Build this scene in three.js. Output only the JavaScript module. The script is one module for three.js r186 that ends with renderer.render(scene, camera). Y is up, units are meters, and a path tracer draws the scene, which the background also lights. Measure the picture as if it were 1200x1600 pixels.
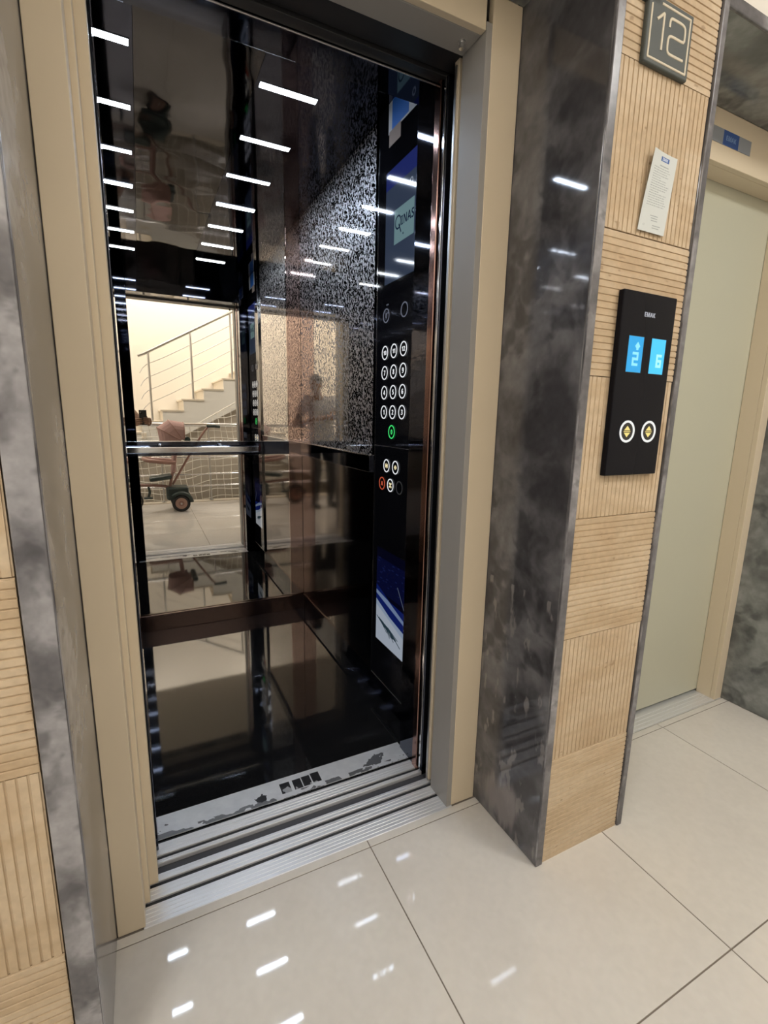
import * as THREE from 'three';
import { RoundedBoxGeometry } from 'three/addons/geometries/RoundedBoxGeometry.js';
import { mergeGeometries } from 'three/addons/utils/BufferGeometryUtils.js';
import { FontLoader } from 'three/addons/loaders/FontLoader.js';
import { TextGeometry } from 'three/addons/geometries/TextGeometry.js';
import { RectAreaLightUniformsLib } from 'three/addons/lights/RectAreaLightUniformsLib.js';

// ------------------------------------------------------------------ camera, exposure, large lights
RectAreaLightUniformsLib.init();
const scene = new THREE.Scene();
scene.background = new THREE.Color(0x000000);
const camera = new THREE.PerspectiveCamera(93.27, 0.75, 0.01, 60);
camera.position.set(0.0741, 1.2703, 1.1439);
camera.rotation.order = 'YXZ';
camera.rotation.set(-0.1937, -0.4634, 0.0204);
const renderer = new THREE.WebGLRenderer({ antialias: true });
renderer.toneMapping = THREE.LinearToneMapping;
renderer.toneMappingExposure = 1.0;
renderer.shadowMap.enabled = true;
renderer.outputColorSpace = THREE.SRGBColorSpace;

const CAR_LIGHT = new THREE.Color().setRGB(0.66, 0.8, 1.0);      // cool white strips in the lift car
const LOBBY_LIGHT = new THREE.Color().setRGB(1.0, 0.985, 0.96);     // warm white panels over the landing
const STAIR_LIGHT = new THREE.Color().setRGB(1.0, 0.98, 0.95);
const LOBBY_POWER = 22.0, STAIR_POWER = 27, CAR_POWER = 60;
function area(w, h, color, power, pos, target) {
  const l = new THREE.RectAreaLight(color, power, w, h);
  l.position.set(...pos); l.lookAt(...target); l.castShadow = true; scene.add(l); return l;
}
// landing ceiling panels (their fittings are built further down at the same spots)
const LOBBY_PANELS = [[-1.05, 2.895, 1.6], [1.95, 2.895, 1.6]];
for (const [x, y, z] of LOBBY_PANELS) area(0.6, 0.6, LOBBY_LIGHT, LOBBY_POWER, [x, y - 0.02, z], [x, 0, z]);
const STAIR_PANELS = [[0.0, 4.39, 3.4], [1.9, 4.39, 3.4]];
for (const [x, y, z] of STAIR_PANELS) area(1.2, 0.6, STAIR_LIGHT, STAIR_POWER, [x, y - 0.02, z], [x, 0, z]);

// ------------------------------------------------------------------ measures (metres)
const BL = -0.0626, BR = 1.0098, AR = 0.9, AL = 0.0, HD = 2.206, ZP = 0.294, PW = 0.365, PR = BR + PW, X2 = 2.447;
const XW = 0.98, XL = -0.34, ZB = -1.86, YC = 2.392, POST_L = 0.037, ZR = -0.33;
const LX0 = -1.45, LX1 = 3.35, LZ1 = 2.56, LY1 = 2.9, SOF = 2.29;

// ------------------------------------------------------------------ helpers
let seed = 7; const rnd = () => { seed = (seed * 16807) % 2147483647; return seed / 2147483647; };
const used = {};
function numbered(n) { used[n] = (used[n] ?? -1) + 1; return used[n] ? n + '_' + String(used[n]).padStart(3, '0') : n; }
function structure(name, label) { const g = new THREE.Group(); g.name = numbered(name); g.userData = { kind: 'structure', label }; scene.add(g); return g; }
function thing(name, label, category, pos = [0, 0, 0], group) {
  const g = new THREE.Group(); g.name = numbered(name); g.userData = { label, category }; if (group) g.userData.group = group;
  g.position.set(...pos); scene.add(g); return g;
}
function part(parent, name, geo, mat, pos = [0, 0, 0], rot) {
  const m = new THREE.Mesh(geo, mat); m.name = name; m.position.set(...pos); if (rot) m.rotation.set(...rot);
  m.castShadow = m.receiveShadow = true; parent.add(m); return m;
}
// uv in metres, projected along the main axis of each face's normal
function metreUV(g, off = [0, 0, 0]) {
  g = g.index ? g.toNonIndexed() : g; const p = g.attributes.position, n = p.count, uv = new Float32Array(n * 2);
  const a = new THREE.Vector3(), b = new THREE.Vector3(), c = new THREE.Vector3();
  for (let i = 0; i < n; i += 3) {
    a.fromBufferAttribute(p, i); b.fromBufferAttribute(p, i + 1); c.fromBufferAttribute(p, i + 2);
    const nn = b.clone().sub(a).cross(c.clone().sub(a)), ax = Math.abs(nn.x), ay = Math.abs(nn.y), az = Math.abs(nn.z);
    [a, b, c].forEach((v, k) => {
      const x = v.x + off[0], y = v.y + off[1], z = v.z + off[2];
      const q = ax >= ay && ax >= az ? [z, y] : ay >= az ? [x, z] : [x, y];
      uv[(i + k) * 2] = q[0]; uv[(i + k) * 2 + 1] = q[1];
    });
  }
  g.setAttribute('uv', new THREE.BufferAttribute(uv, 2)); return g;
}
// a box given by its corners, with rounded edges where r > 0
function span(parent, name, x0, x1, y0, y1, z0, z1, mat, r = 0) {
  const w = x1 - x0, h = y1 - y0, d = z1 - z0, cx = (x0 + x1) / 2, cy = (y0 + y1) / 2, cz = (z0 + z1) / 2;
  const g = r > 0 ? new RoundedBoxGeometry(w, h, d, 2, Math.min(r, w / 2.01, h / 2.01, d / 2.01)) : new THREE.BoxGeometry(w, h, d);
  return part(parent, name, metreUV(g, [cx, cy, cz]), mat, [cx, cy, cz]);
}
const boxAt = (x0, x1, y0, y1, z0, z1) => new THREE.BoxGeometry(x1 - x0, y1 - y0, z1 - z0).translate((x0 + x1) / 2, (y0 + y1) / 2, (z0 + z1) / 2);
const V = (x, y, z) => new THREE.Vector3(x, y, z);
function tube(pts, r, seg = 0, rad = 10, closed = false) {
  const v = pts.map((p) => V(...p));
  const c = v.length === 2 ? new THREE.LineCurve3(v[0], v[1]) : new THREE.CatmullRomCurve3(v, closed, 'catmullrom', 0.35);
  return new THREE.TubeGeometry(c, seg || (v.length === 2 ? 1 : v.length * 6), r, rad, closed);
}
function rod(a, b, r, rad = 12) {
  const A = V(...a), B = V(...b), d = B.clone().sub(A), g = new THREE.CylinderGeometry(r, r, d.length(), rad);
  g.applyQuaternion(new THREE.Quaternion().setFromUnitVectors(V(0, 1, 0), d.clone().normalize()));
  return g.translate((A.x + B.x) / 2, (A.y + B.y) / 2, (A.z + B.z) / 2);
}
function merged(list) {
  return mergeGeometries(list.map((g) => { g = g.index ? g.toNonIndexed() : g; for (const k of Object.keys(g.attributes)) if (!['position', 'normal', 'uv'].includes(k)) g.deleteAttribute(k); return g; }));
}

// ------------------------------------------------------------------ procedural textures
function hash(x, y, s) { let h = (x * 374761393 + y * 668265263 + s * 1442695041) | 0; h = Math.imul(h ^ (h >>> 13), 1274126177); return ((h ^ (h >>> 16)) >>> 0) / 4294967295; }
function vnoise(x, y, per, s) {
  const xi = Math.floor(x), yi = Math.floor(y), fx = x - xi, fy = y - yi, u = fx * fx * (3 - 2 * fx), v = fy * fy * (3 - 2 * fy), w = (k) => ((k % per) + per) % per;
  const a = hash(w(xi), w(yi), s), b = hash(w(xi + 1), w(yi), s), c = hash(w(xi), w(yi + 1), s), d = hash(w(xi + 1), w(yi + 1), s);
  return a + (b - a) * u + (c - a) * v + (a - b - c + d) * u * v;
}
function fbm(u, v, f, oct, s) { let t = 0, a = 0.5, n = 0; for (let o = 0; o < oct; o++) { t += a * vnoise(u * f, v * f, f, s + o * 17); n += a; a *= 0.5; f *= 2; } return t / n; }
function tex(w, h, fn, srgb, size) {         // fn(u, v) -> [r, g, b] 0..1 ; size = metres per repeat
  const d = new Uint8Array(w * h * 4);
  for (let j = 0; j < h; j++) for (let i = 0; i < w; i++) {
    const c = fn(i / w, j / h), k = (j * w + i) * 4;
    for (let q = 0; q < 3; q++) d[k + q] = Math.max(0, Math.min(255, c[q] * 255)); d[k + 3] = 255;
  }
  const t = new THREE.DataTexture(d, w, h, THREE.RGBAFormat); t.wrapS = t.wrapT = THREE.RepeatWrapping;
  t.magFilter = THREE.LinearFilter; t.minFilter = THREE.LinearMipmapLinearFilter; t.generateMipmaps = true;
  if (srgb) t.colorSpace = THREE.SRGBColorSpace; if (size) t.repeat.set(1 / size[0], 1 / size[1]); t.needsUpdate = true; return t;
}
const mix = (a, b, t) => a.map((x, i) => x + (b[i] - x) * t);
const sstep = (a, b, x) => { const t = Math.max(0, Math.min(1, (x - a) / (b - a))); return t * t * (3 - 2 * t); };
function canvas(w, h, draw) {
  const c = document.createElement('canvas'); c.width = w; c.height = h; draw(c.getContext('2d'), w, h);
  const t = new THREE.CanvasTexture(c); t.colorSpace = THREE.SRGBColorSpace; return t;
}

const trav = (s) => tex(512, 512, (u, v) => {
  const wv = fbm(u, v, 4, 4, s), band = fbm(u * 0.25 + 0, v + wv * 0.08, 16, 3, s + 5), fine = fbm(u, v, 64, 3, s + 9), pit = fbm(u * 0.5, v, 48, 3, s + 31);
  let c = mix([0.74, 0.65, 0.53], [0.79, 0.71, 0.60], sstep(0.3, 0.7, band)); c = mix(c, [0.71, 0.60, 0.47], 0.35 * sstep(0.55, 0.75, wv));
  c = c.map((x) => x * (0.95 + 0.10 * fine)); if (pit > 0.80) c = mix(c, [0.52, 0.42, 0.32], sstep(0.80, 0.88, pit) * 0.5);
  return c;
}, true, [0.7, 0.7]);
const marbleAt = (u, v, s) => {
  const warp = fbm(u, v, 4, 4, s) * 0.25, cloud = fbm(u + warp, v + warp * 0.5, 6, 6, s + 3), fine = fbm(u, v, 48, 3, s + 8), blot = fbm(u, v + warp, 12, 4, s + 12);
  let c = mix([0.235, 0.23, 0.235], [0.40, 0.395, 0.395], sstep(0.3, 0.74, cloud)); c = mix(c, [0.17, 0.167, 0.172], 0.5 * sstep(0.55, 0.75, blot));
  return [c[0], c[1], c[2] * 1.02].map((x) => x * (0.98 + 0.24 * fine));
};
const paleSlab = tex(512, 512, (u, v) => marbleAt(u, v, 53).map((x) => x * 1.3 + 0.06), true, [0.9, 0.9]);
const greenSlab = tex(512, 512, (u, v) => { const c = marbleAt(u, v, 83); return [c[0] * 1.15 + 0.045, c[1] * 1.17 + 0.055, c[2] * 1.15 + 0.048]; }, true, [0.9, 0.9]);
const marbleTex = tex(512, 512, (u, v) => marbleAt(u, v, 41), true, [0.9, 0.9]);
const edgeTex = tex(512, 512, (u, v) => marbleAt(u, v, 61).map((x) => x * 1.25 + 0.06), true, [0.6, 0.6]);
// the slab beside the lift: pale mineral clouds near its foot (uv 0..1 over 0.3 m x 2.3 m)
const slabTex = tex(192, 1024, (u, v) => {
  const uu = u * 0.333, vv = (v * 2.555) % 1; let c = marbleAt(uu, vv, 77);
  const n = fbm(u, v, 8, 5, 91), n2 = fbm(u * 0.4, v, 32, 4, 95), Y = v * 2.3, X = u * 0.3;
  const p1 = Math.hypot((X - 0.12) / 0.10, (Y - 0.085) / 0.085), k1 = sstep(1.15, 0.55, p1 + (n - 0.5) * 1.6);
  c = mix(c, [0.56, 0.53, 0.53], 0.8 * k1);
  if (n2 > 0.64 && Y < 0.8) c = mix(c, [0.55, 0.53, 0.52], 0.7 * sstep(0.64, 0.74, n2));
  return c;
}, true, [0.3, 2.3]);
const tileTex = tex(256, 256, (u, v) => { const a = fbm(u, v, 4, 4, 201), b = fbm(u, v, 64, 2, 207); return mix([0.825, 0.805, 0.78], [0.855, 0.84, 0.815], a).map((x) => x * (0.985 + 0.03 * b)); }, true, [0.9, 0.9]);
const graniteTex = tex(512, 512, (u, v) => { const f = fbm(u, v, 128, 2, 301), s = f > 0.7 ? 0.16 : 0.10; return [s, s, s * 1.05]; }, true, [0.45, 0.45]);
const motif = (u, v) => { const w = fbm(u, v, 16, 3, 401) * 0.05, a = fbm(u + w, v - w, 40, 2, 405), b = Math.abs(fbm(u - w, v + w, 24, 2, 409) - 0.5); return Math.max(sstep(0.54, 0.60, a), 0.9 * sstep(0.028, 0.012, b)); };
const motifRough = tex(1024, 1024, (u, v) => { const k = motif(u, v); return [0, 0.03 + 0.49 * k, 1]; }, false, [0.30, 0.30]);
const motifColor = tex(1024, 1024, (u, v) => { const k = motif(u, v); return mix([0.84, 0.82, 0.81], [0.80, 0.79, 0.80], k); }, true, [0.30, 0.30]);
const brushed = tex(64, 512, (u, v) => { const a = 0.5 * hash(3, Math.floor(v * 512), 9) + 0.5 * fbm(u, v, 16, 3, 511); return [0, 0.24 + 0.22 * a, 1]; }, false, [0.6, 0.12]);
const waveBump = tex(256, 256, (u, v) => { const a = fbm(u, v, 4, 2, 601); return [a, a, a]; }, false, [0.7, 0.7]);
// worn threshold plate: dark remains of a stuck label and grime along its edge (uv 0..1 over the plate)
const plateTex = tex(1024, 128, (u, v) => {
  const n = fbm(u * 0.5, v * 0.0625, 64, 4, 701), n2 = fbm(u * 0.25, v * 0.03, 128, 3, 707); let c = mix([0.84, 0.85, 0.87], [0.93, 0.94, 0.95], n);
  let k = 0;
  const blk = (a, b, lo, hi) => u > a && u < b && v > lo && v < hi;
  if (blk(0.475, 0.512, 0.2, 0.72) || blk(0.524, 0.556, 0.22, 0.72) || blk(0.56, 0.592, 0.24, 0.74) || blk(0.597, 0.63, 0.26, 0.78)) k = n2 > 0.36 ? 0.95 : 0.25;
  if (Math.hypot((u - 0.40) / 0.022, (v - 0.28) / 0.24) + (n2 - 0.5) * 2.2 < 0.75) k = 0.9;
  if (Math.hypot((u - 0.045) / 0.05, (v - 0.5) / 0.4) + (n2 - 0.5) * 3 < 0.55) k = 0.6;
  if (Math.hypot((u - 0.85) / 0.05, (v - 0.45) / 0.3) + (n2 - 0.5) * 3.4 < 0.55) k = 0.6;
  if (v < 0.16 + 0.08 * n && n2 > 0.5) k = Math.max(k, 0.55);
  return mix(c, [0.10, 0.10, 0.11], k);
}, true);
const fabricBump = tex(128, 128, (u, v) => { const a = 0.5 + 0.25 * Math.sin(u * 201) + 0.25 * Math.sin(v * 201); return [a, a, a]; }, false, [0.06, 0.06]);

// ------------------------------------------------------------------ materials
const std = (o) => new THREE.MeshStandardMaterial(o), phy = (o) => new THREE.MeshPhysicalMaterial(o);
const rgb = (r, g, b) => new THREE.Color().setRGB(r, g, b);
const MT = {
  tile: phy({ map: tileTex, roughness: 0.035, ior: 1.5 }), grout: std({ color: rgb(0.20, 0.17, 0.14), roughness: 0.9 }),
  trav: [trav(11), trav(23), trav(37)].map((t) => std({ map: t, roughness: 0.72 })),
  greenMarble: phy({ map: greenSlab, roughness: 0.12, ior: 1.55 }), marble: phy({ map: marbleTex, roughness: 0.05, ior: 1.55 }), slab: phy({ map: slabTex, roughness: 0.045, ior: 1.55 }), paleMarble: phy({ map: paleSlab, roughness: 0.16, ior: 1.55 }), edge: phy({ map: edgeTex, roughness: 0.25, ior: 1.55 }),
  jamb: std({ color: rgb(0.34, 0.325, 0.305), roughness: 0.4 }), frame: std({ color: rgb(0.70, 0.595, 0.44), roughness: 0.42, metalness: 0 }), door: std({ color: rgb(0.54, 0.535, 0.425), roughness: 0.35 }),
  alu: std({ color: rgb(0.84, 0.85, 0.88), metalness: 0.6, roughness: 1, roughnessMap: brushed }), plate: std({ map: plateTex, metalness: 0.4, roughness: 0.3 }),
  slot: std({ color: rgb(0.02, 0.02, 0.024), roughness: 0.6 }), pit: std({ color: rgb(0.05, 0.05, 0.06), roughness: 0.55 }),  // near-black colours that carry the shade of the sill grooves and gap
  mirror: std({ color: rgb(0.76, 0.71, 0.64), metalness: 1, roughness: 0 }), motif: std({ map: motifColor, metalness: 1, roughness: 1, roughnessMap: motifRough }),
  darkMirror: std({ color: rgb(0.27, 0.24, 0.225), metalness: 1, roughness: 0.06 }), blackMirror: std({ color: rgb(0.075, 0.082, 0.11), metalness: 1, roughness: 0.04 }),  // blackMirror: bluish light cast of the lift mixed into the metal colour
  bronze: std({ color: rgb(0.46, 0.34, 0.295), metalness: 1, roughness: 0.04 }), kick: std({ color: rgb(0.09, 0.062, 0.057), metalness: 1, roughness: 0.16 }), copper: std({ color: rgb(0.36, 0.21, 0.17), metalness: 1, roughness: 0.14 }),
  ceil: std({ color: rgb(0.052, 0.06, 0.095), metalness: 1, roughness: 0.05 }), ceilMid: std({ color: rgb(0.08, 0.08, 0.088), metalness: 1, roughness: 0.04, bumpMap: waveBump, bumpScale: 0.0025 }),  // ceil: blue cast of the lift light tinted into the metal
  granite: phy({ map: graniteTex, roughness: 0.045, ior: 1.85 }), chrome: std({ color: rgb(0.75, 0.76, 0.78), metalness: 1, roughness: 0.09 }), steel: std({ color: rgb(0.58, 0.58, 0.58), metalness: 1, roughness: 0.28 }),
  panelGlass: phy({ color: rgb(0.006, 0.006, 0.009), roughness: 0.12, specularIntensity: 0.2 }), glass: phy({ color: rgb(0.006, 0.006, 0.008), roughness: 0.05, ior: 1.52 }), black: std({ color: rgb(0.02, 0.02, 0.022), roughness: 0.35 }), rubber: std({ color: rgb(0.02, 0.02, 0.02), roughness: 0.7 }),
  cream: std({ color: rgb(0.80, 0.76, 0.69), roughness: 0.8 }), white: std({ color: rgb(0.78, 0.77, 0.73), roughness: 0.75 }), taupe: std({ color: rgb(0.52, 0.47, 0.40), roughness: 0.85 }), stone: std({ color: rgb(0.70, 0.63, 0.52), roughness: 0.4 }),
  rope: std({ color: rgb(0.85, 0.82, 0.74), roughness: 0.8 }), sealed: std({ color: rgb(0.03, 0.03, 0.03), roughness: 0.9 }),
};
const glow = (r, g, b, k = 1) => std({ color: 0x050505, emissive: rgb(r, g, b), emissiveIntensity: k, roughness: 0.5 });
const screen = (t, k) => std({ color: 0x020203, emissive: 0xffffff, emissiveMap: t, emissiveIntensity: k, roughness: 0.06 });
const print = (t, r = 0.6) => std({ map: t, roughness: r });
const font = await new FontLoader().loadAsync('fonts/droid/droid_sans_bold.typeface.json');
function text(s, size, depth = 0.0008) { const g = new TextGeometry(s, { font, size, depth, curveSegments: 3 }); g.computeBoundingBox(); const b = g.boundingBox; return g.translate(-(b.min.x + b.max.x) / 2, -(b.min.y + b.max.y) / 2, 0); }

// ------------------------------------------------------------------ landing floor
{
  const f = structure('floor', 'polished beige porcelain tile floor of the landing');
  span(f, 'grout_bed', LX0, LX1, -0.14, -0.0018, -0.02, LZ1, MT.grout);
  const G1 = 0.608, TX = 0.684, zs = [0.003, 0.0305, 0.672, 1.314, 1.956, LZ1], gap = 0.0016;
  for (let k = -4; k < 5; k++) {
    const x0 = Math.max(LX0, G1 + (k - 1) * TX), x1 = Math.min(LX1, G1 + k * TX); if (x1 - x0 < 0.03) continue;
    for (let j = 0; j + 1 < zs.length; j++) span(f, 'tile', x0 + gap, x1 - gap, -0.012, 0, zs[j] + gap, zs[j + 1] - gap, MT.tile, 0.001);
  }
}

// ------------------------------------------------------------------ pillars clad in ribbed travertine
function ribbed(w, h, vertical, depth = 0.016, pitch = 0.0155, groove = 0.0032, cut = 0.0021) {   // front at z = depth, from (0,0) to (w,h)
  const L = vertical ? w : h, E = vertical ? h : w, n = Math.round(L / pitch), p = L / n, prof = [];
  for (let i = 0; i < n; i++) { const a = i * p; prof.push([a, depth - (i ? cut : 0)], [a + groove * 0.28, depth], [a + p - groove, depth], [a + p - groove * 0.72, depth - cut]); }
  prof.push([L, depth - cut]);
  const pos = []; const P = (u, e, d) => (vertical ? [u, e, d] : [e, u, d]);
  const quad = (a, b, c, d) => { const q = vertical ? [a, b, c, a, c, d] : [a, c, b, a, d, c]; q.forEach((v) => pos.push(...v)); };
  for (let i = 0; i + 1 < prof.length; i++) {
    const [u0, d0] = prof[i], [u1, d1] = prof[i + 1];
    quad(P(u0, 0, d0), P(u1, 0, d1), P(u1, E, d1), P(u0, E, d0));
    quad(P(u0, 0, 0), P(u1, 0, 0), P(u1, 0, d1), P(u0, 0, d0)); quad(P(u0, E, d0), P(u1, E, d1), P(u1, E, 0), P(u0, E, 0));
  }
  quad(P(0, 0, 0), P(0, 0, depth), P(0, E, depth), P(0, E, 0)); quad(P(L, 0, depth - cut), P(L, 0, 0), P(L, E, 0), P(L, E, depth - cut));
  const g = new THREE.BufferGeometry(); g.setAttribute('position', new THREE.Float32BufferAttribute(pos, 3)); g.computeVertexNormals(); return g;
}
const ROWS = [[0, 0.336, 0], [0.338, 0.698, 1], [0.70, 1.026, 0], [1.028, 1.376, 1], [1.378, 1.70, 0], [1.702, 2.036, 1], [2.038, 2.372, 0], [2.374, 2.70, 1], [2.702, 2.9, 0]];
function pillar(name, label, x0, x1, slabSide, eR = 0.023) {
  const g = structure(name, label), e = 0.023;
  span(g, 'core', x0 + e, x1 - eR, 0, LY1, -0.02, ZP - 0.018, MT.sealed);
  for (const [s, a, b] of [[-1, x0, x0 + e], [1, x1 - eR, x1]]) {
    const special = slabSide === s && s < 0;
    if (special) {
      const geo = new RoundedBoxGeometry(b - a, LY1, ZP + 0.02, 3, 0.006), m = metreUV(geo, [0, LY1 / 2, ZP / 2 - 0.01]);
      part(g, 'marble_slab', m, MT.slab, [(a + b) / 2, LY1 / 2, ZP / 2 - 0.01]);
    } else span(g, 'marble_slab', a, b, 0, LY1, -0.02, ZP, slabSide > 0 ? MT.paleMarble : slabSide === 0 ? MT.greenMarble : MT.marble, 0.006);
    span(g, 'edge_strip', a + 0.001, b - 0.001 + (s < 0 ? 0.004 : 0), 0, LY1, ZP - 0.004, ZP + 0.0035, MT.edge, 0.003);
  }
  ROWS.forEach(([a, b, vert], i) => {
    const w = x1 - x0 - e - eR - 0.004, h = b - a, geo = metreUV(ribbed(w, h, !!vert), [i * 0.37, i * 0.21, 0]);
    part(g, 'ribbed_tile', geo, MT.trav[i % 3], [x0 + e + 0.002, a, ZP - 0.018]);
  });
  return g;
}
pillar('pillar', 'travertine pillar with dark marble sides between the two lifts', BR, PR, -1);
pillar('pillar', 'travertine and marble pillar left of the open lift', BL - PW, BL, 1, 0.044);
pillar('pillar', 'dark marble pillar right of the closed lift', X2, X2 + PW, 0);
// wall left and right of the pillars, header over the lifts
{
  const w = structure('wall_front', 'cream header wall above the two lifts');
  for (const [a, b] of [[BL, BR], [PR, X2]]) {
    span(w, 'header', a, b, SOF + 0.02, LY1, -0.1, 0.235, MT.cream);
    span(w, 'marble_soffit', a, b, SOF, SOF + 0.02, 0.0, 0.238, MT.greenMarble);
    span(w, 'edge_strip', a, b, SOF - 0.002, SOF + 0.028, 0.236, 0.246, MT.edge, 0.004);
  }
  span(w, 'wall_side', LX0, BL - PW, 0, LY1, 0.0, 0.25, MT.cream);
  span(w, 'wall_side', X2 + PW, LX1, 0, LY1, 0.0, 0.25, MT.cream);
}

// ------------------------------------------------------------------ lift entrance one: painted steel frame
{
  const d = structure('door_1', 'beige painted steel frame of the open lift entrance');
  span(d, 'upright', AR + 0.0185, BR - 0.001, 0, SOF, -0.02, 0, MT.frame, 0.002);
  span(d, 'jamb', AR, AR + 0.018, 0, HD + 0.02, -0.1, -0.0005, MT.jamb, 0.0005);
  span(d, 'upright', BL + 0.001, AL, 0, SOF, -0.02, 0, MT.frame, 0.002);
  span(d, 'jamb', AL - 0.02, AL, 0, HD + 0.02, -0.064, -0.0205, MT.frame, 0.002);
  span(d, 'jamb_step', AL - 0.02, 0.012, 0, HD + 0.02, -0.115, -0.0645, MT.frame, 0.002);
  span(d, 'jamb_step', AL - 0.02, 0.033, 0, HD + 0.02, -0.165, -0.1155, MT.frame, 0.002);
  span(d, 'head', AL + 0.0005, AR - 0.0012, HD, SOF, -0.02, 0, MT.frame, 0.002);
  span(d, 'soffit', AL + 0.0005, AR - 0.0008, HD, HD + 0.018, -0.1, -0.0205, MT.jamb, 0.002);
  const k = thing('door_stop_stud', 'small chrome stud under the head of the open lift frame', 'stud', [0.868, HD, -0.058]);
  part(k, 'stud_body', new THREE.CylinderGeometry(0.007, 0.007, 0.016, 16), MT.chrome, [0, -0.008, 0]);
  part(k, 'stud_collar', new THREE.CylinderGeometry(0.0095, 0.0095, 0.003, 16), MT.steel, [0, -0.0015, 0]);
}
// ------------------------------------------------------------------ lift entrance two: closed
{
  const d = structure('door_2', 'closed beige lift door in its painted frame beside the pillar');
  span(d, 'upright', 2.395, X2 - 0.001, 0, SOF, -0.02, 0, MT.frame, 0.002); span(d, 'jamb', 2.395, 2.412, 0, 2.15, -0.085, -0.0205, MT.frame, 0.002);
  span(d, 'upright', PR + 0.001, PR + 0.06, 0, SOF, -0.02, 0, MT.frame, 0.002); span(d, 'jamb', PR + 0.043, PR + 0.06, 0, 2.15, -0.085, -0.0205, MT.frame, 0.002);
  span(d, 'head', PR + 0.061, 2.3945, 2.135, SOF, -0.02, 0, MT.frame, 0.002); span(d, 'soffit', PR + 0.061, 2.3945, 2.135, 2.152, -0.085, -0.0205, MT.frame, 0.002);
  span(d, 'door_panel', PR + 0.03, 2.42, 0.012, 2.17, -0.11, -0.086, MT.door, 0.002);
  const s = structure('trim_1', 'grey metal sill strip of the closed lift');
  span(s, 'sill', PR + 0.001, X2 - 0.001, -0.03, 0.0, -0.12, 0.003, MT.alu);
  for (let i = 0; i < 4; i++) span(s, 'ridge', PR + 0.001, X2 - 0.001, 0, 0.0012, -0.012 - i * 0.018, -0.006 - i * 0.018, MT.alu);
  const t = canvas(512, 96, (c, w, h) => { c.fillStyle = '#8d9299'; c.fillRect(0, 0, w, h); c.fillStyle = '#2c4f8f'; c.fillRect(w * 0.34, 0, w * 0.36, h); c.fillStyle = '#7f9cc4'; c.font = 'bold 44px sans-serif'; c.textAlign = 'center'; c.fillText('EMAK', w * 0.52, h * 0.64); });
  const st = thing('header_sticker', 'grey and blue sticker on the header of the closed lift', 'sticker', [1.923, 2.212, 0]);
  part(st, 'backing', new THREE.BoxGeometry(0.244, 0.044, 0.0015), std({ color: rgb(0.3, 0.32, 0.35), roughness: 0.4 }), [0, 0, 0.00075]);
  part(st, 'printed_face', new THREE.PlaneGeometry(0.244, 0.044), print(t, 0.4), [0, 0, 0.0017]);
}

// ------------------------------------------------------------------ sills
function sill(name, label, pieces, x0, x1) {
  const g = structure(name, label);
  for (const [z0, z1, ridges] of pieces) {
    span(g, 'rail', x0, x1, -0.028, -0.001, z0, z1, MT.alu, 0.0008);
    const n = ridges, p = (z1 - z0) / n;
    for (let i = 0; i < n; i++) span(g, 'ridge', x0, x1, -0.0012, 0.0006, z0 + i * p + p * 0.12, z0 + (i + 1) * p - p * 0.12, MT.alu, 0.0006);
  }
  return g;
}
{
  const a = sill('trim_2', 'ridged aluminium landing sill with two door grooves', [[-0.144, -0.121, 2], [-0.106, -0.069, 3], [-0.055, 0.004, 5]], AL - 0.004, AR + 0.02);
  span(a, 'groove_bed', AL - 0.004, AR + 0.02, -0.05, -0.007, -0.143, -0.056, MT.slot);  // raised near-black bed, groove shade put into its colour
  const b = sill('trim_3', 'ridged aluminium car sill with two door grooves', [[-0.251, -0.207, 4], [-0.192, -0.178, 2]], AL - 0.03, AR + 0.01);
  span(b, 'groove_bed', AL - 0.03, AR + 0.01, -0.05, -0.007, -0.264, -0.179, MT.slot);  // same dark bed, painted as the shade inside the car sill grooves
  const p = structure('trim_4', 'worn aluminium threshold plate with dark label remains');
  const g = new THREE.BoxGeometry(0.92, 0.004, 0.094); part(p, 'plate', g, MT.plate, [0.445, -0.0012, -0.311]);
  const sh = structure('shaft', 'dark bar standing for the shaded lift shaft in the gap between the sills');
  span(sh, 'shaft_shade_bar', AL - 0.1, AR + 0.1, -0.10, -0.012, -0.177, -0.145, MT.pit);  // dark bar just below the sills, its colour painted as shaft shade
}

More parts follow.
